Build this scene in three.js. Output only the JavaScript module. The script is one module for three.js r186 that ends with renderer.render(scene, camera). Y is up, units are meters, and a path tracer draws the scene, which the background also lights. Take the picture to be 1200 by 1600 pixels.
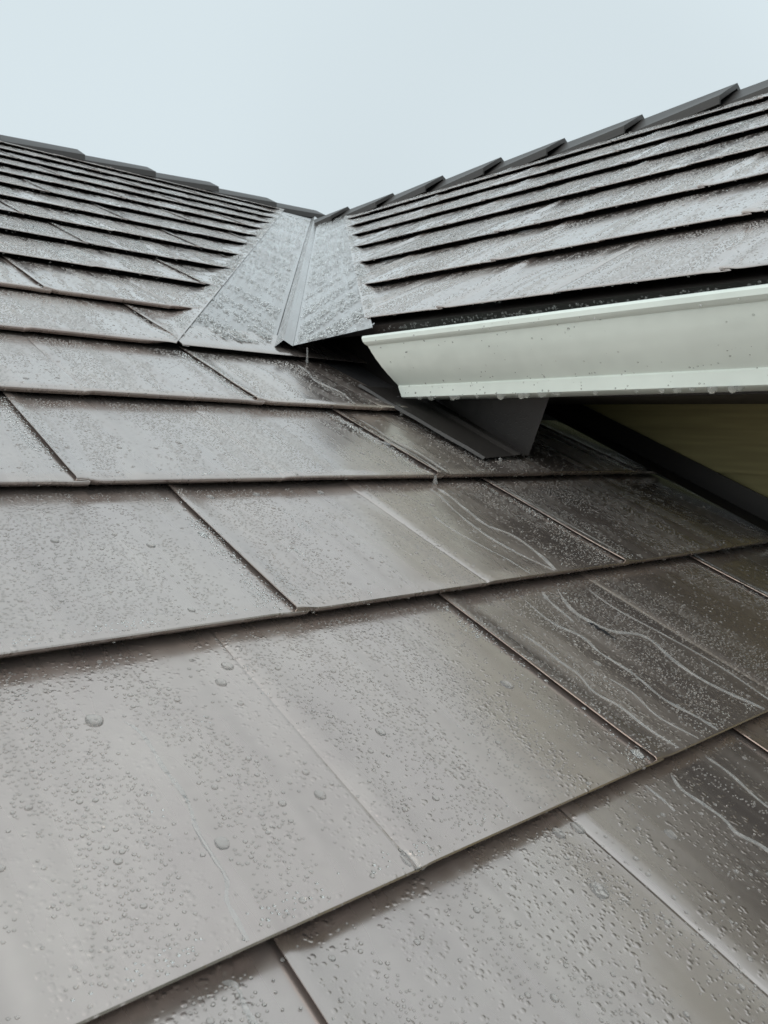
import * as THREE from 'three';
import { mergeGeometries, toCreasedNormals } from 'three/addons/utils/BufferGeometryUtils.js';

// ---------------------------------------------------------------- camera, sky, sun, exposure
const E = 0.28;            // metres of roof shown by one course of shingles
const Y0 = 3.1;            // height of the roof reference line above the ground
const scene = new THREE.Scene();
const camera = new THREE.PerspectiveCamera(2 * Math.atan(800 / 1242.85) * 180 / Math.PI, 768 / 1024, 0.02, 900);
camera.position.set(0, Y0 + 1.485 * E, 0);
camera.focus = 1.0; camera.userData.fStop = 22;
camera.rotation.order = 'YXZ';
camera.rotation.set(-0.1033, -0.7083, 0.0325);

function seeded(seed) { let t = seed >>> 0; return () => { t += 0x6D2B79F5; let r = Math.imul(t ^ t >>> 15, 1 | t); r ^= r + Math.imul(r ^ r >>> 7, 61 | r); return ((r ^ r >>> 14) >>> 0) / 4294967296; }; }
function hash2(x, y, s) { let h = Math.imul(x | 0, 374761393) + Math.imul(y | 0, 668265263) + Math.imul(s | 0, 2147483647 ^ 0x5bd1e995); h = Math.imul(h ^ h >>> 13, 1274126177); return ((h ^ h >>> 16) >>> 0) / 4294967296; }
function noise(x, y, s = 0) {
  const xi = Math.floor(x), yi = Math.floor(y), fx = x - xi, fy = y - yi, u = fx * fx * (3 - 2 * fx), v = fy * fy * (3 - 2 * fy);
  const a = hash2(xi, yi, s), b = hash2(xi + 1, yi, s), c = hash2(xi, yi + 1, s), d = hash2(xi + 1, yi + 1, s);
  return a + (b - a) * u + (c - a) * v + (a - b - c + d) * u * v;
}
function tileNoise(x, y, px, py, s) {   // noise that repeats after px, py cells
  const xi = Math.floor(x), yi = Math.floor(y), fx = x - xi, fy = y - yi, u = fx * fx * (3 - 2 * fx), v = fy * fy * (3 - 2 * fy), m = (n, p) => ((n % p) + p) % p;
  const a = hash2(m(xi, px), m(yi, py), s), b = hash2(m(xi + 1, px), m(yi, py), s), c = hash2(m(xi, px), m(yi + 1, py), s), d = hash2(m(xi + 1, px), m(yi + 1, py), s);
  return a + (b - a) * u + (c - a) * v + (a - b - c + d) * u * v;
}
const clamp = (x, a, b) => Math.max(a, Math.min(b, x));
const sstep = (a, b, x) => { const t = clamp((x - a) / (b - a), 0, 1); return t * t * (3 - 2 * t); };

{ // a closed rain-cloud sky
  const w = 512, h = 256, d = new Float32Array(w * h * 4);
  for (let j = 0; j < h; j++) for (let i = 0; i < w; i++) {
    const el = (j + 0.5) / h - 0.5, az = i / w, cl = Math.cos(el * Math.PI);
    const cx = Math.cos(az * 6.2832) * cl * 2, cy = Math.sin(az * 6.2832) * cl * 2, cz = el * 5;
    const n = 0.6 * noise(cx + 7, cy + cz * 1.3 + 3, 5) + 0.4 * noise(cx * 2.3 + 1, cy * 2.3 - cz * 2, 6);
    const b = (1.0 + 0.26 * (n - 0.5)) * (1 + 0.3 * sstep(0.12, 0.5, el));   // an overcast sky is brightest overhead
    const k = (j * w + i) * 4;
    d[k] = 0.665 * b; d[k + 1] = 0.757 * b; d[k + 2] = 0.80 * b; d[k + 3] = 1;
  }
  const sky = new THREE.DataTexture(d, w, h, THREE.RGBAFormat, THREE.FloatType);
  sky.mapping = THREE.EquirectangularReflectionMapping; sky.magFilter = sky.minFilter = THREE.LinearFilter; sky.wrapS = THREE.RepeatWrapping; sky.needsUpdate = true;
  scene.background = sky; scene.environment = sky;
}
const sun = new THREE.DirectionalLight(0xfffaf4, 1.4);
sun.position.set(-11.5, 12.5 + Y0, 2); sun.target.position.set(1, Y0, -1.5); sun.castShadow = true; sun.shadow.radius = 110;
sun.shadow.mapSize.set(2048, 2048); Object.assign(sun.shadow.camera, { left: -8, right: 8, top: 8, bottom: -8, near: 1, far: 40 });
scene.add(sun, sun.target);
const renderer = new THREE.WebGLRenderer({ antialias: true });
renderer.setSize(768, 1024); renderer.toneMapping = THREE.LinearToneMapping; renderer.toneMappingExposure = 1.0; renderer.shadowMap.enabled = true;

// ---------------------------------------------------------------- helpers
const taken = {};
function numbered(n) { const k = taken[n] = (taken[n] ?? -1) + 1; return k ? `${n}_${String(k).padStart(3, '0')}` : n; }
function mesh(name, geo, mat, parent) { const m = new THREE.Mesh(geo, mat); m.name = parent ? name : numbered(name); m.castShadow = m.receiveShadow = true; (parent || scene).add(m); return m; }
function group(name) { const g = new THREE.Group(); g.name = numbered(name); scene.add(g); return g; }
function tag(o, label, category, grp, kind) { if (label) o.userData.label = label; if (category) o.userData.category = category; if (grp) o.userData.group = grp; if (kind) o.userData.kind = kind; return o; }
function geoFrom(pos, idx, uv) { const g = new THREE.BufferGeometry(); g.setAttribute('position', new THREE.Float32BufferAttribute(pos, 3)); g.setAttribute('uv', new THREE.Float32BufferAttribute(uv, 2)); g.setIndex(idx); return g; }
// a grid of points; fn(i, j) gives [x, y, z, u, v]
function gridGeo(ni, nj, fn, crease = 0.6, flip = false) {
  const pos = [], uv = [], idx = [];
  for (let j = 0; j < nj; j++) for (let i = 0; i < ni; i++) { const p = fn(i, j); pos.push(p[0], p[1], p[2]); uv.push(p[3] ?? 0, p[4] ?? 0); }
  const far = (a, b) => Math.abs(pos[a * 3] - pos[b * 3]) + Math.abs(pos[a * 3 + 1] - pos[b * 3 + 1]) + Math.abs(pos[a * 3 + 2] - pos[b * 3 + 2]) > 1e-6;
  const tri = (a, b, c) => { if (far(a, b) && far(b, c) && far(a, c)) flip ? idx.push(a, c, b) : idx.push(a, b, c); };
  for (let j = 0; j < nj - 1; j++) for (let i = 0; i < ni - 1; i++) { const a = j * ni + i, b = a + 1, c = a + ni, d = c + 1; tri(a, b, d); tri(a, d, c); }
  if (!idx.length) return null;
  return toCreasedNormals(geoFrom(pos, idx, uv), crease);
}
// a solid swept from a closed outline of [p, q] points between two ends; at(p, q, end) gives a Vector3
function prism(outline, at, crease = 0.5) {
  const n = outline.length, pos = [], uv = [], idx = [];
  for (let e = 0; e < 2; e++) for (const [p, q] of outline) { const v = at(p, q, e); pos.push(v.x, v.y, v.z); uv.push(p * E, q * E); }
  for (let i = 0; i < n; i++) { const j = (i + 1) % n; idx.push(i, j, n + j, i, n + j, n + i); }
  const faces = THREE.ShapeUtils.triangulateShape(outline.map(o => new THREE.Vector2(...o)), []);
  for (const [a, b, c] of faces) idx.push(a, c, b, n + a, n + b, n + c);
  return toCreasedNormals(geoFrom(pos, idx, uv), crease);
}
const V = (x, y, z) => new THREE.Vector3(x * E, Y0 + y * E, z * E);
function boxBetween(x0, x1, y0, y1, z0, z1) { return prism([[x0, y0], [x1, y0], [x1, y1], [x0, y1]], (x, y, e) => V(x, y, e ? z0 : z1)); }

// ---------------------------------------------------------------- textures and materials
function dataTexture(w, h, fn, srgb) {
  const d = new Uint8Array(w * h * 4);
  for (let j = 0; j < h; j++) for (let i = 0; i < w; i++) { const c = fn(i, j), k = (j * w + i) * 4; d[k] = clamp(c[0], 0, 255); d[k + 1] = clamp(c[1], 0, 255); d[k + 2] = clamp(c[2], 0, 255); d[k + 3] = 255; }
  const t = new THREE.DataTexture(d, w, h); t.magFilter = THREE.LinearFilter; t.minFilter = THREE.LinearMipmapLinearFilter; t.generateMipmaps = true; t.wrapS = t.wrapT = THREE.RepeatWrapping;
  if (srgb) t.colorSpace = THREE.SRGBColorSpace; t.needsUpdate = true; return t;
}
const TS = 0.6;   // metres a shingle texture covers
const paintMap = dataTexture(512, 512, (i, j) => {
  const u = i / 512, v = j / 512;
  const m = tileNoise(u * 7, v * 5, 7, 5, 11) * 0.5 + tileNoise(u * 23, v * 15, 23, 15, 12) * 0.3 + tileNoise(u * 90, v * 90, 90, 90, 13) * 0.2;
  const streak = tileNoise(u * 60, v * 4, 60, 4, 14);
  const f = 236 + (m - 0.5) * 26 + (streak - 0.5) * 10;
  return [f, f - 1 + (m - 0.5) * 3, f - 2];
}, true);
const roughMap = dataTexture(512, 512, (i, j) => {
  const u = i / 512, v = j / 512;
  const s = tileNoise(u * 34, v * 3, 34, 3, 21) * 0.6 + tileNoise(u * 90, v * 6, 90, 6, 22) * 0.4, m = tileNoise(u * 9, v * 9, 9, 9, 23);
  const f = 170 + (s - 0.5) * 190 + (m - 0.5) * 50;
  return [f, f, f];
});
// fine beads of drizzle too small to pick apart, and the orange-peel of the baked paint, as relief
const beadMap = (() => {
  const n = 1024, hgt = new Float32Array(n * n), rnd = seeded(99);
  for (let q = 0; q < 15000; q++) {
    const x = rnd() * n, y = rnd() * n, r = 1.2 + rnd() * rnd() * 2.6;
    if (tileNoise(x / n * 26, y / n * 4, 26, 4, 31) < 0.42) continue;
    for (let b = -4; b <= 4; b++) for (let a = -4; a <= 4; a++) {
      const d = Math.hypot(a, b) / r; if (d >= 1) continue;
      const k = ((Math.round(y) + b + n) % n) * n + (Math.round(x) + a + n) % n;
      hgt[k] = Math.max(hgt[k], Math.sqrt(1 - d * d) * r / 4);
    }
  }
  return dataTexture(n, n, (i, j) => { const p = tileNoise(i / n * 160, j / n * 160, 160, 160, 33) * 6; const f = 20 + hgt[j * n + i] * 215 + p; return [f, f, f]; });
})();
const shingleMats = [[0.61, 0.53, 0.49], [0.58, 0.51, 0.475], [0.635, 0.55, 0.505], [0.595, 0.525, 0.49]].map(c => {
  const m = new THREE.MeshPhysicalMaterial({ metalness: 0.85, roughness: 0.40, clearcoat: 1, clearcoatRoughness: 0.14, map: paintMap, roughnessMap: roughMap, bumpMap: beadMap, bumpScale: 0.0006 });
  m.color.setRGB(...c); return m;
});
const flashMat = new THREE.MeshPhysicalMaterial({ metalness: 0.8, roughness: 0.40, clearcoat: 1, clearcoatRoughness: 0.14, map: paintMap, roughnessMap: roughMap, bumpMap: beadMap, bumpScale: 0.0006 }); flashMat.color.setRGB(0.36, 0.325, 0.305);
const shadedCapMat = new THREE.MeshStandardMaterial({ metalness: 0.6, roughness: 0.45, map: paintMap }); shadedCapMat.color.setRGB(0.10, 0.094, 0.09);  // same brown metal as the shingles, with the dark shade of the caps in its colour
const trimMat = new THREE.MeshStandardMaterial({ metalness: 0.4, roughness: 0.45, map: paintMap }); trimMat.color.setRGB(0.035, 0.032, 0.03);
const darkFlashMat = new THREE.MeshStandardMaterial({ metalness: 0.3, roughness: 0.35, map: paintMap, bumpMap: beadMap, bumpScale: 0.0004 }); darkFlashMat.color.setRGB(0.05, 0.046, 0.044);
const deckMat = new THREE.MeshStandardMaterial({ roughness: 0.95 }); deckMat.color.setRGB(0.03, 0.03, 0.032);
const gutterMap = dataTexture(256, 256, (i, j) => { const u = i / 256, v = j / 256, f = 240 + (tileNoise(u * 8, v * 8, 8, 8, 41) - 0.5) * 10 + (tileNoise(u * 60, v * 60, 60, 60, 42) - 0.5) * 6; return [f, f, f - 1]; }, true);
const gutterMat = new THREE.MeshPhysicalMaterial({ roughness: 0.32, map: gutterMap, clearcoat: 0.3, clearcoatRoughness: 0.15 }); gutterMat.color.setRGB(0.84, 0.91, 0.85);
const sidingMap = dataTexture(512, 256, (i, j) => { const u = i / 512, v = j / 256, g = tileNoise(u * 6, v * 70, 6, 70, 51) * 0.6 + tileNoise(u * 20, v * 120, 20, 120, 52) * 0.4, f = 225 + (g - 0.5) * 44; return [f, f, f - 6]; }, true);
const sidingMat = new THREE.MeshStandardMaterial({ roughness: 0.7, map: sidingMap, bumpMap: sidingMap, bumpScale: 0.0012 }); sidingMat.color.setRGB(0.40, 0.345, 0.17);
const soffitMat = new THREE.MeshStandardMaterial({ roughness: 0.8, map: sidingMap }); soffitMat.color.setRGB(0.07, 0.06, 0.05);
const waterMat = new THREE.MeshPhysicalMaterial({ color: 0xf7f7f5, roughness: 0.0, metalness: 0, transmission: 0.88, ior: 1.333, thickness: 0.01 });  // milky white mixed into the water stands in for bright glints in the drops
const runMat = waterMat.clone(); runMat.transmission = 0.8;  // milkier again, so rivulets look bright on the shaded metal
const scuffMat = new THREE.MeshStandardMaterial({ roughness: 0.9 }); scuffMat.color.setRGB(0.02, 0.02, 0.022);
const groundMat = new THREE.MeshStandardMaterial({ roughness: 0.95 }); groundMat.color.setRGB(0.06, 0.075, 0.04);
const stuccoMat = new THREE.MeshStandardMaterial({ roughness: 0.85 }); stuccoMat.color.setRGB(0.40, 0.345, 0.17);

// ---------------------------------------------------------------- the two roof slopes
const PA = 0.3869, PB = 0.5096, SA = 5.3243, XB = 3.7108, YB = 2.290, EB = 1.0078, W = 1.93;
const BUTT = 0.053;
// s runs up the slope, a to the right when one faces the slope, h out of it
const mainRoof = {
  at: (a, s, h) => V(a, s * Math.sin(PA) + h * Math.cos(PA), -s * Math.cos(PA) + h * Math.sin(PA)),
  lip: r => SA + r, exp: 1, seed: 1,
  off: r => ({ 5: 0.823 + 1.93, 4: 2.18, 3: 1.475, 2: 1.08, 1: 2.44, 0: 2.43, '-1': 1.84, '-2': 3.51, '-3': 2.78, '-4': 2.48, '-5': 3.93, '-6': 3.33, '-7': 4.68, '-8': 4.07, '-9': 3.75, '-10': 5.34 })[-r] ?? hash2(r, 3, 8) * W,
};
const sideRoof = {
  at: (a, s, h) => V(XB + s * Math.cos(PB) - h * Math.sin(PB), YB + s * Math.sin(PB) + h * Math.cos(PB), a),
  lip: r => r * EB, exp: EB, seed: 2,
  off: r => ({ 0: -3.87, 1: -4.22, 2: -5.0, 3: -4.63, 4: -4.9, 5: -5.6, 6: -4.4 })[r] ?? hash2(r, 4, 8) * W,
};
// the valley, where the two slopes meet
const valleyX = s => XB + (s * Math.sin(PA) - YB) / Math.tan(PB);                       // on the main slope, for s
const valleyZ = s => -(YB + s * Math.sin(PB)) / Math.tan(PA);                           // on the side slope, for s
const RIDGE_A = SA + 11.55, RIDGE_B = 6.88;
mainRoof.cut = s => valleyX(s) - 0.82;
sideRoof.cut = s => valleyZ(s) + 1.0;
const hiA = (r, s) => r >= 0 ? mainRoof.cut(s) : r === -1 ? 3.62 : 5.32;
const loB = (r, s) => sideRoof.cut(s);

function panelOf(roof, r, a) { const o = roof.off(r), j = Math.floor((a - o) / W); return [j, o + j * W]; }
// height of a shingle over the plane through the lower edges
function heightOf(roof, r, j, aL, a, s) {
  const t = (roof.lip(r) + roof.exp - s) / roof.exp, da = a - aL, sd = roof.seed * 91 + r * 17 + j * 5;
  let h = -BUTT * (1 - t);
  h += 0.014 * (1 - sstep(0.0, 0.11, da));                                              // the lapped side hem
  const c = da - W / 2;
  h += 0.0045 * clamp((c + 0.018) / 0.036, 0, 1) * (1 - clamp((c - 0.02) / 0.9, 0, 1));            // the pressed mock joint
  h -= 0.0035 * Math.exp(-((c + 0.024) ** 2) / 0.00003);
  h += (0.0045 * (noise(a * 1.9 + sd, s * 2.1 + sd * 0.37, 71) - 0.5) + 0.0022 * (noise(a * 5.3 + sd, s * 4.1, 72) - 0.5)) * sstep(-0.1, 0.15, t) * sstep(1.02, 0.86, t);
  h += 0.003 * sstep(0.86, 0.985, t) * 0.6;
  const e = roof === mainRoof ? (r >= 0 ? roof.cut(s) - a : 9) : a - roof.cut(s);
  if (e < 0.26) { const k = sstep(0.26, 0.06, e); h = h * (1 - k) + 0.005 * k; }
  return h;
}
function surface(roof, a, s) {   // uppermost point of the roof there
  const r = Math.floor((s - roof.lip(0)) / roof.exp), [j, aL] = panelOf(roof, r, a);
  return [r, j, aL, heightOf(roof, r, j, aL, a, s)];
}
function shingleGeo(roof, r, j, aL, lo, hi, fine, sMax = 9, drop = 0) {
  const s0 = roof.lip(r), ex = roof.exp;
  const as = [0, 0, 0];
  const nA = fine ? 22 : 9;
  for (const v of [0.015, 0.035, 0.06, 0.085, 0.12]) if (fine || v === 0.06 || v === 0.12) as.push(v);
  for (let i = 1; i <= nA; i++) { const v = 0.12 + (W - 0.12) * i / nA; if (Math.abs(v - W / 2) > 0.045) as.push(v); }
  for (const v of fine ? [-0.036, -0.030, -0.024, -0.018, -0.014, 0.014, 0.018, 0.022, 0.036] : [-0.02, 0, 0.02]) as.push(W / 2 + v);
  as.push(W + 0.055); as.sort((x, y) => x - y);
  const nT = fine ? 16 : 7, rows = [];
  for (let i = 0; i <= nT; i++) rows.push([s0 + ex * (1 + 0.06) - (ex * 1.06 - 0.02) * i / nT, 0]);
  if (roof === sideRoof || !fine) rows.push([s0 + 0.008, -0.0004], [s0 + 0.002, -0.003], [s0, -0.007], [s0 + 0.006, -0.012], [s0 + 0.03, -0.017], [s0 + 0.14, -0.024]);
  else rows.push([s0 + 0.009, -0.0004], [s0 + 0.003, -0.003], [s0, -0.007], [s0 + 0.005, -0.018], [s0 + 0.018, -0.034], [s0 + 0.026, -0.038], [s0 + 0.14, -0.041]);
  const ru = hash2(r, j, 61 + roof.seed) * 3, rv = hash2(j, r, 62 + roof.seed) * 3;
  return gridGeo(as.length, rows.length, (i, q) => {
    let [s, dh] = rows[q]; s = Math.min(s, s0 + sMax);
    const a0 = aL + as[i] + (i === 0 ? 0.05 : i === 1 ? 0.001 : 0), a = clamp(a0, lo(r, Math.max(s, s0)), hi(r, Math.max(s, s0)));
    let h = heightOf(roof, r, j, aL, a, s) + dh - drop;
    const k = roof === mainRoof && r < 0 ? 1 : sstep(0.0, 0.2, roof === mainRoof ? roof.cut(s) - a : a - roof.cut(s));
    if (dh < -0.01) h = h - dh + dh * (0.12 + 0.88 * k);                               // the folded edge runs out flat towards the valley
    if (i === 0) h -= 0.008; else if (i === 1) h -= 0.005;
    if (as[i] > W) h -= 0.004;
    const p = roof.at(a, s, h); return [p.x, p.y, p.z, a * E / TS + ru, s * E / TS + rv];
  }, 0.5, true);
}
const never = () => -1e9, always = () => 1e9;

const main = tag(group('main_roof'), 'wet brown metal shingle roof slope filling the foreground and left side', 'roof');
const side = tag(group('adjoining_roof'), 'wet brown metal shingle roof slope rising at right above the white gutter', 'roof');
let scuffed = main;
for (let r = 11; r >= -9; r--) {
  const right = r >= 0 ? mainRoof.cut(mainRoof.lip(r) + 1) : 5.3, left = r > 3 ? -2.6 : -4.2;
  const [j0] = panelOf(mainRoof, r, left);
  for (let j = j0; mainRoof.off(r) + j * W < right; j++) {
    const aL = mainRoof.off(r) + j * W, nearby = r <= 1 && aL > -2.1 && r >= -6;
    if (r === -1 && aL > 3.4) break;
    const g = shingleGeo(mainRoof, r, j, aL, never, hiA, nearby, r === 11 ? 0.62 : 9);
    if (!g) continue;
    const m = mesh('shingle', g, shingleMats[Math.floor(hash2(r, j, 5) * 4)], main);
    if (r === -4 && aL < 2.735 && aL + W > 2.735) scuffed = m;
  }
}
{ // the shingle that runs on below the foot of the valley, under the flashing
  const g = shingleGeo(mainRoof, 0, 0, 2.43, never, (r, s) => 4.0, true, 0.5, 0.010);
  mesh('shingle', g, shingleMats[1], main);
}
for (let r = 6; r >= 0; r--) {
  const left = sideRoof.cut(sideRoof.lip(r)) - 0.1, right = 7.0;
  const [j0] = panelOf(sideRoof, r, left - (EB * Math.sin(PB)) / Math.tan(PA) - 0.2);
  for (let j = j0; sideRoof.off(r) + j * W < right; j++) {
    const aL = sideRoof.off(r) + j * W;
    const g = shingleGeo(sideRoof, r, j, aL, loB, always, r < 3 && aL < 1, r === 6 ? RIDGE_B - 6 * EB : 9);
    if (g) mesh('shingle', g, shingleMats[Math.floor(hash2(r, j, 6) * 4)], side);
  }
}
// decks under the shingles
{
  const top = -0.062, bot = -0.14;
  const deck = (roof, pts) => { // pts: [a, s] outline
    const n = pts.length, pos = [], uv = [], idx = [];
    for (const h of [top, bot]) for (const [a, s] of pts) { const p = roof.at(a, s, h); pos.push(p.x, p.y, p.z); uv.push(a, s); }
    for (let i = 0; i < n; i++) { const j = (i + 1) % n; idx.push(i, n + i, n + j, i, n + j, j); }
    for (const [a, b, c] of THREE.ShapeUtils.triangulateShape(pts.map(p => new THREE.Vector2(...p)), [])) idx.push(a, b, c, n + a, n + c, n + b);
    return toCreasedNormals(geoFrom(pos, idx, uv), 0.3);
  };
  const sTop = RIDGE_A - 0.03, sFoot = SA + 0.9;
  mesh('roof_deck', deck(mainRoof, [[-4.4, SA - 9.2], [5.6, SA - 9.2], [5.6, SA - 1], [12, SA + 5.5], [12, sTop], [-4.4, sTop]]), deckMat, main);
  const tB = RIDGE_B - 0.03;
  mesh('roof_deck', deck(sideRoof, [[7.2, 0.03], [7.2, tB], [valleyZ(tB), tB], [valleyZ(0.03), 0.03]]), deckMat, side);
}
// the far sides beyond the ridges, plain slopes that fall away
{
  const farA = (a, d, h) => { const p = mainRoof.at(a, RIDGE_A, h); return p.add(new THREE.Vector3(0, -d * Math.sin(PA) * E, -d * Math.cos(PA) * E)); };
  mesh('rear_slope', gridGeo(2, 2, (i, j) => { const p = farA(i ? 14 : -4.4, j ? 9 : 0, -0.05); return [p.x, p.y, p.z, i * 6, j * 4]; }, 0.5, true), shingleMats[3], main);
  const farB = (a, d) => sideRoof.at(a, RIDGE_B, -0.05).add(new THREE.Vector3(d * Math.cos(PB) * E, -d * Math.sin(PB) * E, 0));
  mesh('rear_slope', gridGeo(2, 2, (i, j) => { const p = farB(i ? 7.2 : valleyZ(RIDGE_B), j ? 6 : 0); return [p.x, p.y, p.z, i * 6, j * 4]; }, 0.5), shingleMats[3], side);
}
// ridge caps: folded metal hats, each lapping over the next, the butt end raised
function ridgeCap(roof, parent, ridgeS, pitch, a0, len, dir) {
  const jig = k => hash2(Math.round(a0 * 10), k, 151) - 0.5; a0 += 0.10 * jig(1); const lift1 = 0.11 + 0.05 * jig(2), roll = 0.05 * jig(3);
  // a0: raised butt end; runs len away from it against dir
  const apex = roof.at(0, ridgeS, 0), out = [];
  const hw = 0.40, tp = Math.tan(pitch);
  const prof = [[-hw, -hw * tp - 0.10], [-hw, -hw * tp], [0, 0.02], [hw, -hw * tp], [hw, -hw * tp - 0.10], [hw - 0.03, -hw * tp - 0.10], [hw - 0.03, -hw * tp - 0.05], [0, -0.045], [-hw + 0.03, -hw * tp - 0.05], [-hw + 0.03, -hw * tp - 0.10]];
  return prism(prof, (p, q, e) => {
    const a = e ? a0 : a0 - dir * len, lift = (e ? lift1 : 0.03) + roll * p, k = e ? 1   : 0.7;
    return roof === mainRoof ? new THREE.Vector3(a * E, apex.y + (q + lift) * E, apex.z + p * k * E) : new THREE.Vector3(apex.x + p * k * E, apex.y + (q + lift) * E, a * E);
  }, 0.35);
}
for (let i = -8; i < 5; i++) mesh('ridge_cap', ridgeCap(mainRoof, main, RIDGE_A, PA, 5.5 + i * 1.38, 1.62, 1), shadedCapMat, main);
for (let i = -4; i < 12; i++) mesh('ridge_cap', ridgeCap(sideRoof, side, RIDGE_B, PB, 1.4 - i * 1.28, 1.5, 1), shadedCapMat, side);

// eave of the side roof: starter edge, fascia, soffit
{
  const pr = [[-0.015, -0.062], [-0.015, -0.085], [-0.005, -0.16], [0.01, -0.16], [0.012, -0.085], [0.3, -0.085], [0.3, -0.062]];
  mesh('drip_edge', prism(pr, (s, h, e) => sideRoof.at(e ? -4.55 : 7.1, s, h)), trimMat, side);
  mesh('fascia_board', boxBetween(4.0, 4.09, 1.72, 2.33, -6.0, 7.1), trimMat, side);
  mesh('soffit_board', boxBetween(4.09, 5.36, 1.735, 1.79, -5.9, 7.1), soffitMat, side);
}

// ---------------------------------------------------------------- valley flashing
{
  const vf = tag(group('valley_flashing'), 'grey metal valley flashing with a raised centre rib running between the two roof slopes', 'flashing');
  const sTop = RIDGE_A - 1.0, sFoot = SA + 0.165, nS = 26;
  const sB = sA => (sA * Math.sin(PA) - YB) / Math.sin(PB);
  const H = -0.006, ribW = 0.09, ribH = 0.045;
  const sOf = j => sTop + (sFoot - sTop) * j / nS;
  const put = (p, u, v) => [p.x, p.y, p.z, u * E / TS, v * E / TS];
  mesh('flange', gridGeo(8, nS + 1, (i, j) => { const s = sOf(j), m = ribW + (0.86 - ribW) * (1 - i / 7); return put(mainRoof.at(valleyX(s) - m, s, H + 0.003 * (noise(m * 3, s * 2.2, 81) - 0.5)), -m, s); }), flashMat, vf);
  mesh('flange', gridGeo(8, nS + 1, (i, j) => { const s = sOf(j), m = ribW + (0.79 - ribW) * i / 7, b = sB(s) + 0.29 * m; return put(sideRoof.at(valleyZ(sB(s)) + m, b, H + 0.003 * (noise(m * 3, s * 2.2, 82) - 0.5)), m, b); }), flashMat, vf);
  mesh('centre_rib', gridGeo(7, nS + 1, (i, j) => {
    const s = sOf(j), k = i / 6, a = mainRoof.at(valleyX(s) - ribW, s, H), b = sideRoof.at(valleyZ(sB(s)) + ribW, sB(s) + 0.29 * ribW, H);
    const p = a.lerp(b, k); p.y += ribH * E * [-0.12, 0.22, 0.62, 1, 0.62, 0.22, -0.12][i]; return put(p, k * 0.25, s);
  }, 0.25), flashMat, vf);
}

// ---------------------------------------------------------------- gutter
const gutterX = 4.0, gz0 = -4.20, gz1 = 7.1;
{
  const gt = tag(group('rain_gutter'), 'pale mint-white metal rain gutter with a stepped front, hung along the right eave', 'gutter');
  const key = [[0.0, 2.15], [0.0, 1.705], [0.345, 1.700], [0.360, 1.708], [0.364, 1.778], [0.359, 1.786], [0.370, 1.800], [0.408, 1.842], [0.446, 1.888], [0.479, 1.936], [0.506, 1.984], [0.524, 2.026], [0.533, 2.048], [0.556, 2.058], [0.568, 2.072], [0.570, 2.098], [0.560, 2.112], [0.543, 2.118], [0.518, 2.116]];
  const fine = []; key.forEach((p, i) => { fine.push(p); const n = key[i + 1]; if (n && i > 5 && i < 12) fine.push([(p[0] + n[0]) / 2 + 0.002, (p[1] + n[1]) / 2 - 0.001]); });
  const inner = fine.map(([o, y], i) => { const p = fine[Math.max(0, i - 1)], n = fine[Math.min(fine.length - 1, i + 1)], dx = n[0] - p[0], dy = n[1] - p[1], l = Math.hypot(dx, dy) || 1; return [o - dy / l * 0.012, y + dx / l * 0.012]; });
  const nz = 56, end = y => gz0 + (y - 1.9) * -0.5, fall = z => (z - gz0) * 0.0125;
  const sheet = (pts, flip) => gridGeo(pts.length, nz + 1, (i, j) => { const [o, y] = pts[i], z = end(y) + (gz1 - end(y)) * j / nz, w = 0.004 * (noise(z * 0.9, y * 3, 91) - 0.5); const p = V(gutterX - o - w, y + w * 0.5 + fall(z), z); return [p.x, p.y, p.z, z * E, y * E]; }, 0.55, flip);
  const trough = mesh('trough', mergeGeometries([sheet(fine, true), sheet(inner, false)]), gutterMat, gt);
  const cap = fine.slice(0, -1);
  mesh('end_cap', prism(cap, (o, y, e) => V(gutterX - o * 0.985, 1.9 + (y - 1.9) * 0.98, end(y) + (e ? 0.004 : 0.022))), gutterMat, gt);
  const rnd = seeded(7);
  for (const [z, y, n] of [[-1.80, 1.872, 5], [-1.69, 1.870, 2], [-3.9, 1.98, 1]]) for (let i = 0; i < n; i++) {
    const zz = z + i * 0.018 + rnd() * 0.01, yy = y + (rnd() - 0.5) * 0.012; if (i === 4) continue;
    const g = new THREE.IcosahedronGeometry(0.0026, 0); g.scale(0.25, 0.35 + rnd() * 0.3, 0.5 + rnd() * 1.0);
    const o = 0.372 + (yy - 1.80) * 0.78; const p = V(gutterX - o - 0.004, yy + fall(zz), zz); g.translate(p.x, p.y, p.z); mesh('paint_chip', g, scuffMat, trough);
  }
}

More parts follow.
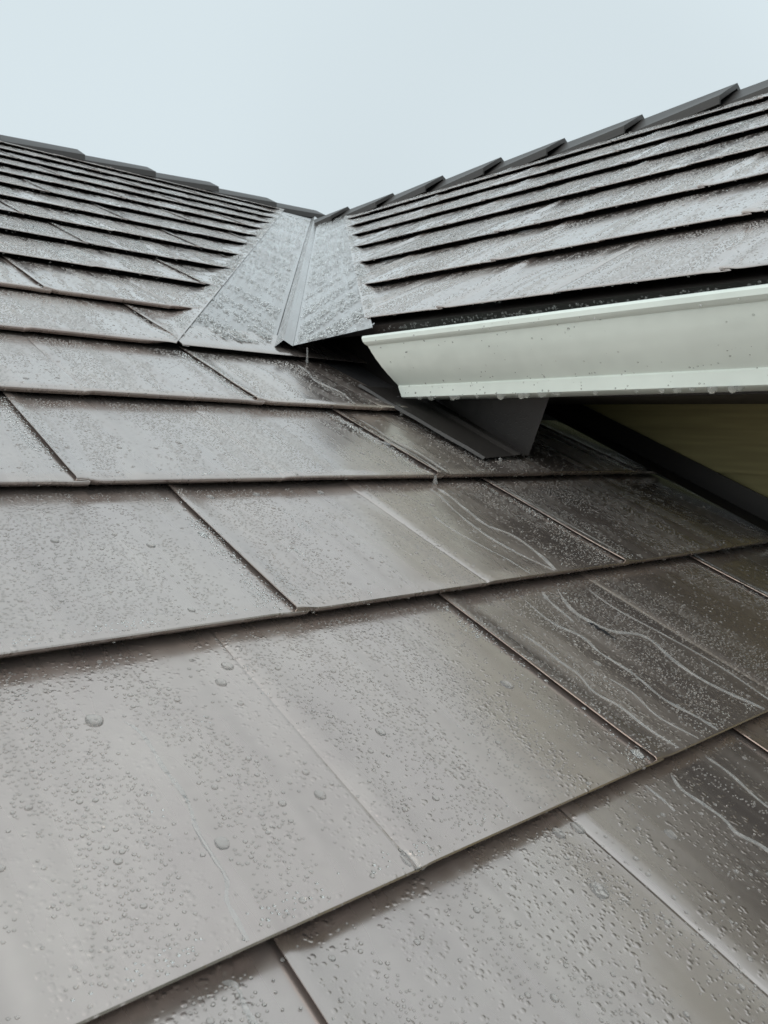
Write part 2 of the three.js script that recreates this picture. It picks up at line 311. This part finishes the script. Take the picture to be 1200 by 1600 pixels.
// ---------------------------------------------------------------- flashing at the foot of the fascia
{
  const wf = tag(group('fascia_flashing'), 'dark bent metal flashing under the gutter with a flat pan and upright plate', 'flashing');
  const pt = (x, k, h) => { const p = mainRoof.at(x, SA - k, h); return p; };
  const pan = [[3.50, 0.004], [3.515, 0.020], [3.53, 0.012], [3.62, 0.008], [3.74, 0.010], [3.86, 0.010], [3.885, 0.030], [3.91, 0.030], [3.93, 0.012], [4.0, 0.012]];
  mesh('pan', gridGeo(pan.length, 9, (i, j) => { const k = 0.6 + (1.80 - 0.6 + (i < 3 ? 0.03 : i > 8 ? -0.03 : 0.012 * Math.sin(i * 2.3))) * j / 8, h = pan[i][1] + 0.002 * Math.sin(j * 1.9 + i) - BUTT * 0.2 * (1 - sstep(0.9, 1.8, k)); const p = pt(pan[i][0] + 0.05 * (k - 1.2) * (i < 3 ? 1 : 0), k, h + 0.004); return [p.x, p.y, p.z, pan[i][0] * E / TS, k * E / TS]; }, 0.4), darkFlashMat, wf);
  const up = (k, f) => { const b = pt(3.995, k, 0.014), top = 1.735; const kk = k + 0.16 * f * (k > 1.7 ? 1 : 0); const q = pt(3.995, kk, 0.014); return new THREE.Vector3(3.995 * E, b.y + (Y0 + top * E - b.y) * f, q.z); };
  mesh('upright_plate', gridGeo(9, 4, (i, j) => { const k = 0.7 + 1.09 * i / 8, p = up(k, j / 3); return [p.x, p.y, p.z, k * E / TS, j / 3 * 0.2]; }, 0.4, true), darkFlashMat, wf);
}

// ---------------------------------------------------------------- clad wall under the eave
{
  const wl = tag(group('house_wall'), 'shaded ochre lap-sided wall behind the gutter, set on the main roof slope', 'wall');
  const slope = Math.tan(PA), foot = y => -(y - 0.13) / slope;
  const step = 0.53;
  for (let i = -8; i < 1; i++) {
    const y0 = 1.285 + step * i - 0.02, y1 = Math.min(1.285 + step * (i + 1), 1.74);
    const q = [[7, y0], [7, y1], [foot(y1), y1], [foot(y0), y0]];
    const pos = [], uv = [];
    for (const back of [0, 1]) for (const [z, y] of q) { const x = back ? 5.45 : 5.390 - 0.05 * (y1 - y) / step; const p = V(x, y, z); pos.push(p.x, p.y, p.z); uv.push(z * E, y * E * 2); }
    mesh('siding_board', toCreasedNormals(geoFrom(pos, [0, 1, 2, 0, 2, 3, 4, 6, 5, 4, 7, 6, 0, 3, 7, 0, 7, 4, 1, 5, 6, 1, 6, 2, 0, 4, 5, 0, 5, 1, 2, 6, 7, 2, 7, 3], uv), 0.3), sidingMat, wl);
  }
  for (let i = 0; i < 1; i++) { const y0 = 1.74, y1 = 2.6; mesh('siding_board', boxBetween(5.39, 5.45, y0, y1, -5.0, 7), sidingMat, wl); }
  const ang = [[5.10, 0.010], [5.10, 0.014], [5.325, 0.014], [5.325, 0.16], [5.340, 0.16], [5.340, 0.004]];
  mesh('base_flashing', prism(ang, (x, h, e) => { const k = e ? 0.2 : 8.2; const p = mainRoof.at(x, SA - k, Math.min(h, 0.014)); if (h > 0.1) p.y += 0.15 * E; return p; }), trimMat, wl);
}
// the storey below, and the ground
{
  const hb = tag(group('house_storey'), 'plain storey wall carrying the main roof slope from below', 'house');
  mesh('wall', boxBetween(-3.9, 5.4, -Y0 / E, -1.9, -30, 3.0), stuccoMat, hb);
  const g = new THREE.PlaneGeometry(1200, 1200); g.rotateX(-Math.PI / 2);
  tag(mesh('ground', g, groundMat), 'dark wet lawn far below the roof', 'ground', null, 'structure');
}

// ---------------------------------------------------------------- rain water
function frameAt(roof, a, s) {
  const e = 0.004, [r, j, aL, h] = surface(roof, a, s);
  const p = roof.at(a, s, h), pa = roof.at(a + e, s, heightOf(roof, r, j, aL, a + e, s)), ps = roof.at(a, s + e, heightOf(roof, r, j, aL, a, s + e));
  const ta = pa.sub(p).normalize(), ts = ps.sub(p).normalize(), n = ta.clone().cross(ts).normalize();
  return { p, n, ta, ts };
}
// a bead of water: a flattened dome with a slightly uneven outline
function beadGeo(seg, rings, flat, seed, stretch = 1) {
  const pos = [], idx = [], rnd = seeded(seed), wob = Array.from({ length: 4 }, () => [rnd() * 6.28, (rnd() - 0.5) * 0.14]);
  const rad = f => 1 + wob.reduce((q, [p, m], i) => q + m * Math.cos(f * (i + 1) + p), 0);
  for (let i = 0; i <= rings; i++) for (let k = 0; k < seg; k++) {
    const th = i / rings * 1.25, f = k / seg * 6.28319, m = rad(f), rr = Math.sin(th) / Math.sin(1.25), y = (Math.cos(th) - Math.cos(1.25)) / (1 - Math.cos(1.25)) * flat;
    pos.push(Math.cos(f) * rr * m, y - 0.03, Math.sin(f) * rr * m * stretch + (stretch > 1 ? 0.12 * (1 - y / flat) : 0));
  }
  for (let i = 0; i < rings; i++) for (let k = 0; k < seg; k++) { const a = i * seg + k, b = i * seg + (k + 1) % seg; if (i) idx.push(a, b, a + seg); idx.push(b, b + seg, a + seg); }
  const low = pos.length / 3; pos.push(0, -0.03, 0);
  for (let k = 0; k < seg; k++) idx.push(low, rings * seg + k, rings * seg + (k + 1) % seg);
  const g = new THREE.BufferGeometry(); g.setAttribute('position', new THREE.Float32BufferAttribute(pos, 3)); g.setIndex(idx); g.computeVertexNormals();
  // dome normals all point outwards
  const n = g.attributes.normal; if (n.getY(0) < 0) { const ix = g.index.array; for (let i = 0; i < ix.length; i += 3) [ix[i + 1], ix[i + 2]] = [ix[i + 2], ix[i + 1]]; g.computeVertexNormals(); }
  return g;
}
camera.updateMatrixWorld(true); camera.updateProjectionMatrix();
const look = new THREE.Matrix4().multiplyMatrices(camera.projectionMatrix, camera.matrixWorldInverse), tmpV = new THREE.Vector3();
const roughlyInView = p => { tmpV.copy(p).applyMatrix4(look); return tmpV.z < 1 && Math.abs(tmpV.x) < 1.5 && Math.abs(tmpV.y) < 1.35; };
const eye = camera.position;

class Beads {
  constructor() { this.cells = new Map(); this.list = [[], [], []]; }
  free(a, s, r) { const c = 0.06, ca = Math.floor(a / c), cs = Math.floor(s / c); for (let i = -1; i <= 1; i++) for (let k = -1; k <= 1; k++) for (const q of this.cells.get((ca + i) * 100003 + cs + k) || []) { if (Math.hypot(q[0] - a, q[1] - s) < (q[2] + r) * 0.97) return false; } return true; }
  keep(a, s, r) { const c = 0.06, k = Math.floor(a / c) * 100003 + Math.floor(s / c); let l = this.cells.get(k); if (!l) this.cells.set(k, l = []); l.push([a, s, r]); }
  add(kind, p, n, down, r, squash = 1, run = 1) {
    const z = down.clone(), x = new THREE.Vector3().crossVectors(n, z).normalize(); z.crossVectors(x, n).normalize();
    const k = r * E; this.list[kind].push(new THREE.Matrix4().makeBasis(x.multiplyScalar(k), n.clone().multiplyScalar(k * squash), z.multiplyScalar(k * run)).setPosition(p));
  }
  build(name, label) {
    const geos = [beadGeo(7, 2, 0.56, 3), beadGeo(12, 4, 0.40, 5), beadGeo(18, 6, 0.30, 8, 1.15)];
    this.list.forEach((l, i) => {
      if (!l.length) return;
      const m = new THREE.InstancedMesh(geos[i], waterMat, l.length); l.forEach((q, k) => m.setMatrixAt(k, q));
      m.name = numbered(name[i]); m.castShadow = m.receiveShadow = true; scene.add(m); tag(m, label[i], 'raindrops', null, 'stuff');
    });
  }
}
function wetness(roof, r, a, s) {   // how thickly the rain has beaded: runs down the slope have swept some strips clean
  const q = a + 0.05 * Math.sin(s * 5 + r), o = r * 13.7 + roof.seed * 5;
  const n = 0.40 * noise(q * 4.2 + o, s * 0.5 + o, 101) + 0.45 * noise(q * 15 + o, s * 0.55 + o, 102) + 0.15 * noise(q * 9, s * 9, 103);
  return sstep(0.43, 0.56, n);
}
function rainOn(roof, name, label, rMin, rMax, aLo, aHi, seed, scale) {
  const rnd = seeded(seed), B = new Beads(), gauss = () => (rnd() + rnd() + rnd() + rnd() - 2) * 0.87;
  for (let r = rMin; r <= rMax; r++) {
    const s0 = roof.lip(r), lo = aLo(r), hi = aHi(r);
    const tryOne = (kind, rad, gate) => {
      const a = lo + (hi - lo) * rnd(), s = s0 + 0.015 + (roof.exp - 0.03) * rnd();
      if (roof === mainRoof ? r >= 0 && a > roof.cut(s) - 0.02 : a < roof.cut(s) + 0.02) return;
      if (gate && rnd() > 0.06 + 0.94 * wetness(roof, r, a, s)) return;
      const p0 = roof.at(a, s, 0); if (!roughlyInView(p0)) return;
      const d = p0.distanceTo(eye);
      if (kind === 0 && d > 1.6 && rnd() < clamp((d - 1.6) / 5, 0, 0.55)) return;
      const R = kind === 0 ? rad * (1 + 1.0 * sstep(0.75, 2.2, d)) : rad;
      if (!B.free(a, s, R)) return;
      B.keep(a, s, R);
      const f = frameAt(roof, a, s);
      B.add(kind, f.p, f.n, f.ts.clone().negate(), R, 0.85 + 0.3 * rnd(), kind === 0 && d > 1.7 && rnd() < 0.6 ? 1.2 + 4.8 * rnd() * sstep(1.7, 2.6, d) : 1);
    };
    const area = (hi - lo) * roof.exp;
    for (let i = 0; i < area * 2.2 * scale; i++) tryOne(2, 0.012 + rnd() * rnd() * 0.010, false);
    for (let i = 0; i < area * 150 * scale; i++) tryOne(1, 0.0052 + rnd() * rnd() * 0.0062, rnd() < 0.65);
    for (let i = 0; i < area * 5400 * scale; i++) tryOne(0, 0.0031 * Math.exp(Math.abs(gauss()) * 0.55), true);
    // beads hanging along the folded lower edge
    for (let i = 0; i < (hi - lo) * 12; i++) {
      const a = lo + (hi - lo) * rnd(); const s = s0 - 0.002; if (roof === mainRoof ? r >= 0 && a > roof.cut(s) - 0.4 : a < roof.cut(s) + 0.3) continue;
      const dep = roof === sideRoof ? 0.3 * rnd() : rnd(), p = roof.at(a, s0 + 0.001 + 0.015 * dep, surface(roof, a, s0 + 0.001)[3] - 0.008 - 0.026 * dep); if (!roughlyInView(p)) continue;
      const out = roof.at(a, s - 1, -0.6).sub(roof.at(a, s, 0)).normalize(), down = new THREE.Vector3(0, -1, 0);
      B.add(rnd() < 0.25 ? 1 : 0, p, out, down, 0.0035 + rnd() * rnd() * 0.007, 1);
    }
  }
  B.build(name, label);
}
const aSeen = r => clamp(0.25 + 0.33 * (r + 4), -0.4, 6) - 0.9;
rainOn(mainRoof, ['fine_raindrops', 'raindrops', 'large_raindrops'], ['fine rain beads covering the foreground roof slope', 'medium rain beads scattered over the foreground roof slope', 'large flat rain beads on the foreground roof slope'], -6, 11, aSeen, r => r >= 0 ? mainRoof.cut(mainRoof.lip(r) + 1) : r === -1 ? 3.6 : 5.1, 501, 1);
rainOn(sideRoof, ['fine_raindrops', 'raindrops', 'large_raindrops'], ['fine rain beads covering the slope above the gutter', 'medium rain beads on the slope above the gutter', 'large rain beads on the slope above the gutter'], 0, 6, r => sideRoof.cut(sideRoof.lip(r) + EB) - 0.2, () => 0.2, 502, 0.8);

// rivulets: threads of running water on the main slope, given as [a, k] points, k counted down the slope in courses
const rivulets = [
  [[[0.768, 3.278], [0.793, 3.335], [0.805, 3.407], [0.804, 3.477], [0.81, 3.545], [0.805, 3.614], [0.79, 3.682], [0.784, 3.727], [0.786, 3.792], [0.779, 3.841], [0.767, 3.887], [0.756, 3.93], [0.754, 3.99]], 0.011, 'long wavy rivulet down the nearest large shingle at left'],
  [[[0.692, 4.011], [0.712, 4.03], [0.71, 4.067], [0.71, 4.107], [0.72, 4.148], [0.715, 4.3]], 0.012, 'short rivulet at the bottom edge beside the lowest shingle joint'],
  [[[2.957, 2.06], [2.957, 2.145], [2.922, 2.36], [2.898, 2.527], [2.955, 2.631], [2.931, 2.825], [2.876, 2.99]], 0.018, 'rivulet running from the dripping corner below the flashing pan'],
  [[[2.903, 2.06], [2.903, 2.143], [2.836, 2.353], [2.792, 2.611], [2.812, 2.808], [2.865, 2.99]], 0.013, 'rivulet just left of the one below the flashing pan'],
  [[[2.849, 3.03], [2.739, 3.238], [2.785, 3.391], [2.91, 3.468], [2.862, 3.655], [2.864, 3.8], [2.939, 3.99]], 0.018, 'rivulet passing right of the black scuff mark'],
  [[[2.589, 3.03], [2.553, 3.268], [2.591, 3.39], [2.565, 3.491], [2.576, 3.636], [2.547, 3.799], [2.576, 3.914], [2.581, 3.99]], 0.013, 'rivulet passing left of the black scuff mark'],
  [[[2.327, 3.26], [2.334, 3.389], [2.33, 3.489], [2.34, 3.566], [2.305, 3.667], [2.325, 3.762], [2.315, 3.876], [2.325, 3.99]], 0.012, 'rivulet beside the raised shingle joint at right of centre'],
  [[[2.264, 4.02], [2.227, 4.089], [2.237, 4.162], [2.235, 4.228], [2.225, 4.276], [2.246, 4.347], [2.23, 4.6]], 0.014, 'rivulet starting below the right end of the front shingle edge'],
  [[[2.483, 4.02], [2.489, 4.112], [2.451, 4.245], [2.46, 4.5]], 0.013, 'rivulet at the right edge below the front shingle row'],
  [[[2.973, 1.10], [2.973, 1.192], [2.982, 1.479], [3.051, 1.701], [3.02, 1.99]], 0.014, 'rivulet left of the joint under the gutter end'],
  [[[3.12, 1.10], [3.12, 1.25], [3.10, 1.45], [3.13, 1.7], [3.10, 1.99]], 0.016, 'rivulet right of the joint under the gutter end'],
  [[[3.45, 2.10], [3.43, 2.244], [3.45, 2.471], [3.46, 2.684], [3.48, 2.99]], 0.012, 'thin rivulet beside the shaded joint under the gutter'],
  [[[2.737, 3.05], [2.70, 3.112], [2.66, 3.29]], 0.016, 'short bright rivulet just above the black scuff mark'],
  [[[2.114, 4.02], [2.117, 4.089], [2.109, 4.139]], 0.009, 'tiny rivulet under the front shingle edge near its right joint'],
  [[[3.30, 0.06], [3.28, 0.25], [3.20, 0.5], [3.24, 0.7], [3.18, 0.98]], 0.020, 'rivulet below the foot of the valley flashing'],
  [[[2.66, 2.35], [2.64, 2.5], [2.66, 2.7], [2.70, 2.85], [2.69, 2.99]], 0.009, 'faint rivulet right of the bright mock joint'],
  [[[3.02, 3.06], [3.0, 3.25], [3.04, 3.5], [3.06, 3.75], [3.03, 3.99]], 0.010, 'faint rivulet nearest the shaded right edge'],
  [[[2.44, 3.62], [2.45, 3.72], [2.43, 3.85], [2.45, 3.99]], 0.009, 'thin rivulet between the two left of the scuff mark'],
];
function ribbon(points, width, seed) {
  points = points.map(([a, k], i) => [a + (i ? 0.016 * (noise(i * 1.7, seed * 3.1, 141) - 0.5) : 0), k]);
  const c = new THREE.CatmullRomCurve3(points.map(([a, k]) => new THREE.Vector3(a, k, 0))), n = Math.max(12, points.length * 7), rnd = seeded(seed), cols = 7;
  const path = c.getPoints(n), wd = path.map((p, i) => 1.0 * width * (0.7 + 0.6 * noise(i * 0.33, seed, 111)) * sstep(-0.01, 0.1, i / n) * (i === n ? 0.7 : 1));
  return gridGeo(cols, n + 1, (i, j) => {
    const q = path[j], t = path[Math.min(n, j + 1)].clone().sub(path[Math.max(0, j - 1)]).normalize(), u = i / (cols - 1) * 2 - 1, w = wd[j] / 2;
    const a = q.x + u * w * t.y, s = SA - q.y + u * w * t.x, sc = Math.max(s, SA - Math.ceil(q.y) + 0.002);
    const [, , , h] = surface(mainRoof, a, sc), p = mainRoof.at(a, s, h - 0.0008 + Math.sqrt(Math.max(0, 1 - u * u)) * w * 0.6);
    return [p.x, p.y, p.z];
  }, 3, true);
}
rivulets.forEach(([pts, w, label], i) => tag(mesh('water_rivulet', ribbon(pts, w, i + 3), runMat), label, 'rivulet', 'rivulets running down the main slope'));
// threads of falling water
function thread(x, y0, y1, z, r, label) {
  const n = 14, pts = []; for (let i = 0; i <= n; i++) { const t = i / n; pts.push(new THREE.Vector2(Math.max(1e-5, r * E * (0.45 + 0.4 * noise(t * 6, x * 9, 121) + 0.35 * t * t) * sstep(-0.02, 0.08, t) * sstep(1.02, 0.94, t)), 0)); pts[i].y = (y1 + (y0 - y1) * (1 - t)) * E; }
  const g = new THREE.LatheGeometry(pts.reverse(), 8); g.translate(x * E, Y0, z * E);
  tag(mesh('falling_water', g, waterMat), label, 'water', 'threads of water falling from roof edges');
}
{
  const q = (a, k, h) => { const p = mainRoof.at(a, SA - k, h); return [p.x / E, (p.y - Y0) / E, p.z / E]; };
  let [x, y, z] = q(3.40, 0.012, 0.07); thread(x, y, y - 0.125, z, 0.010, 'thread of water falling from the foot of the valley flashing');
  [x, y, z] = q(3.70, 1.815, 0.014); thread(x, y, y - 0.07, z, 0.018, 'water spilling from the lower end of the flashing pan');
  [x, y, z] = q(2.99, 2.006, -0.004); thread(x, y, y - 0.05, z, 0.014, 'water spilling over the shingle edge beside the joint');
  [x, y, z] = q(3.55, 1.01, 0.0); thread(x, y, y - 0.05, z, 0.016, 'water curling off the shingle corner at the gutter end');
}
// beads on the metal trim, the gutter and hanging from its lower edge
{
  const rnd = seeded(77), B = new Beads();
  const sB = sA => (sA * Math.sin(PA) - YB) / Math.sin(PB), up = new THREE.Vector3(0, 1, 0);
  const place = (roof, a, s, rad, kind) => { const p = roof.at(a, s, 0.0015), q = roof.at(a, s + 0.1, 0.0015), o = roof.at(a, s, 1); if (roughlyInView(p)) B.add(kind, p, o.sub(p).normalize(), p.clone().sub(q).normalize(), rad, 0.9, 1 + 5 * rnd() * rnd()); };
  for (let i = 0; i < 11000; i++) {
    const s = SA + 0.2 + 10 * Math.pow(rnd(), 1.5), m = 0.13 + rnd() * 0.69, rad = 0.0055 + 0.006 * rnd() * rnd();
    if (noise((valleyX(s) - m) * 14, s * 0.6 + 40, 131) < 0.5 && rnd() < 0.9) continue;
    rnd() < 0.5 ? place(mainRoof, valleyX(s) - m, s, rad, 0) : place(sideRoof, valleyZ(sB(s)) + m, sB(s) + 0.29 * m, rad, 0);
  }
  B.build(['fine_raindrops'], ['fine rain beads on the valley flashing between the slopes']);
  const G = new Beads();
  for (let i = 0; i < 260; i++) {
    const z = gz0 + 0.05 + rnd() * 3.9, t = rnd(), low = rnd() < 0.5, yy = low ? 1.70 + 0.11 * t : 1.80 + 0.3 * t, f = (z - gz0) * 0.0125;
    const o = yy < 1.786 ? 0.362 : yy < 2.05 ? 0.372 + (yy - 1.80) * (0.93 - (yy - 1.8) * 1.1) : 0.568;
    const slope = yy < 1.786 || yy > 2.05 ? 0   : 0.7;
    G.add(0, V(gutterX - o, yy + f, z), new THREE.Vector3(-1, -slope, 0).normalize(), new THREE.Vector3(0, -1, 0), 0.0035 + 0.006 * rnd() * rnd(), 0.7);
  }
  for (const z of [-3.93, -3.82, -3.62, -3.58, -3.41, -3.22, -3.06, -3.02, -2.91, -2.83, -2.80, -2.55, -2.3, -2.16, -2.08, -2.0, -1.9, -1.8, -1.77, -1.6, -1.3, -0.9]) {
    const w = 0.014 + 0.014 * rnd(); G.add(2, V(gutterX - 0.352, 1.703 + (z - gz0) * 0.0125, z), new THREE.Vector3(0, -1, 0), new THREE.Vector3(0, 0, 1), w, 3.0 + rnd() * 1.6);
  }
  // beads along the starter edge over the gutter
  for (let i = 0; i < 260; i++) { const a = -4.5 + rnd() * 3.6, p = sideRoof.at(a, -0.012, -0.075 - 0.03 * rnd()); G.add(0, p, new THREE.Vector3(-0.8, -0.3, 0).normalize(), new THREE.Vector3(0, -1, 0), 0.005 + 0.008 * rnd(), 1); }
  G.build(['fine_raindrops', 'raindrops', 'hanging_raindrops'], ['small rain beads stuck to the front of the white gutter', '', 'rain drops hanging in a row from the lower edge of the gutter']);
  const L = new Beads();
  for (const [a, k, r] of [[0.713, 3.266, 0.024], [1.148, 3.152, 0.020], [1.189, 3.965, 0.028], [1.408, 3.573, 0.016], [1.995, 3.524, 0.022], [1.623, 4.217, 0.024], [1.75, 4.05, 0.02], [1.68, 4.04, 0.018], [2.15, 3.95, 0.02], [1.62, 2.08, 0.02], [1.85, 2.07, 0.018], [2.2, 2.07, 0.02]]) { const f = frameAt(mainRoof, a, SA - k); L.add(2, f.p, f.n, f.ts.clone().negate(), r, 1); }
  L.build(['', '', 'large_raindrops'], ['', '', 'broad flat drops standing out on the nearest shingles']);
}
// a scuff on one shingle
{
  const rnd = seeded(12), gs = [];
  for (let i = 0; i < 16; i++) { const t = i / 15, f = frameAt(mainRoof, 2.735 + 0.008 * t + (rnd() - 0.5) * 0.016, SA - 3.315 - 0.125 * t); const g = new THREE.IcosahedronGeometry(0.0035 * (0.5 + rnd() * 0.7), 0); g.scale(0.7, 0.12, 1.3); g.translate(f.p.x, f.p.y + 0.0003, f.p.z); gs.push(g); }
  mesh('scuff_mark', mergeGeometries(gs), scuffMat, scuffed);
}
console.log('copies', scene.children.filter(o => o.isInstancedMesh).map(o => o.name + ' ' + o.count).join(', '));

renderer.render(scene, camera);
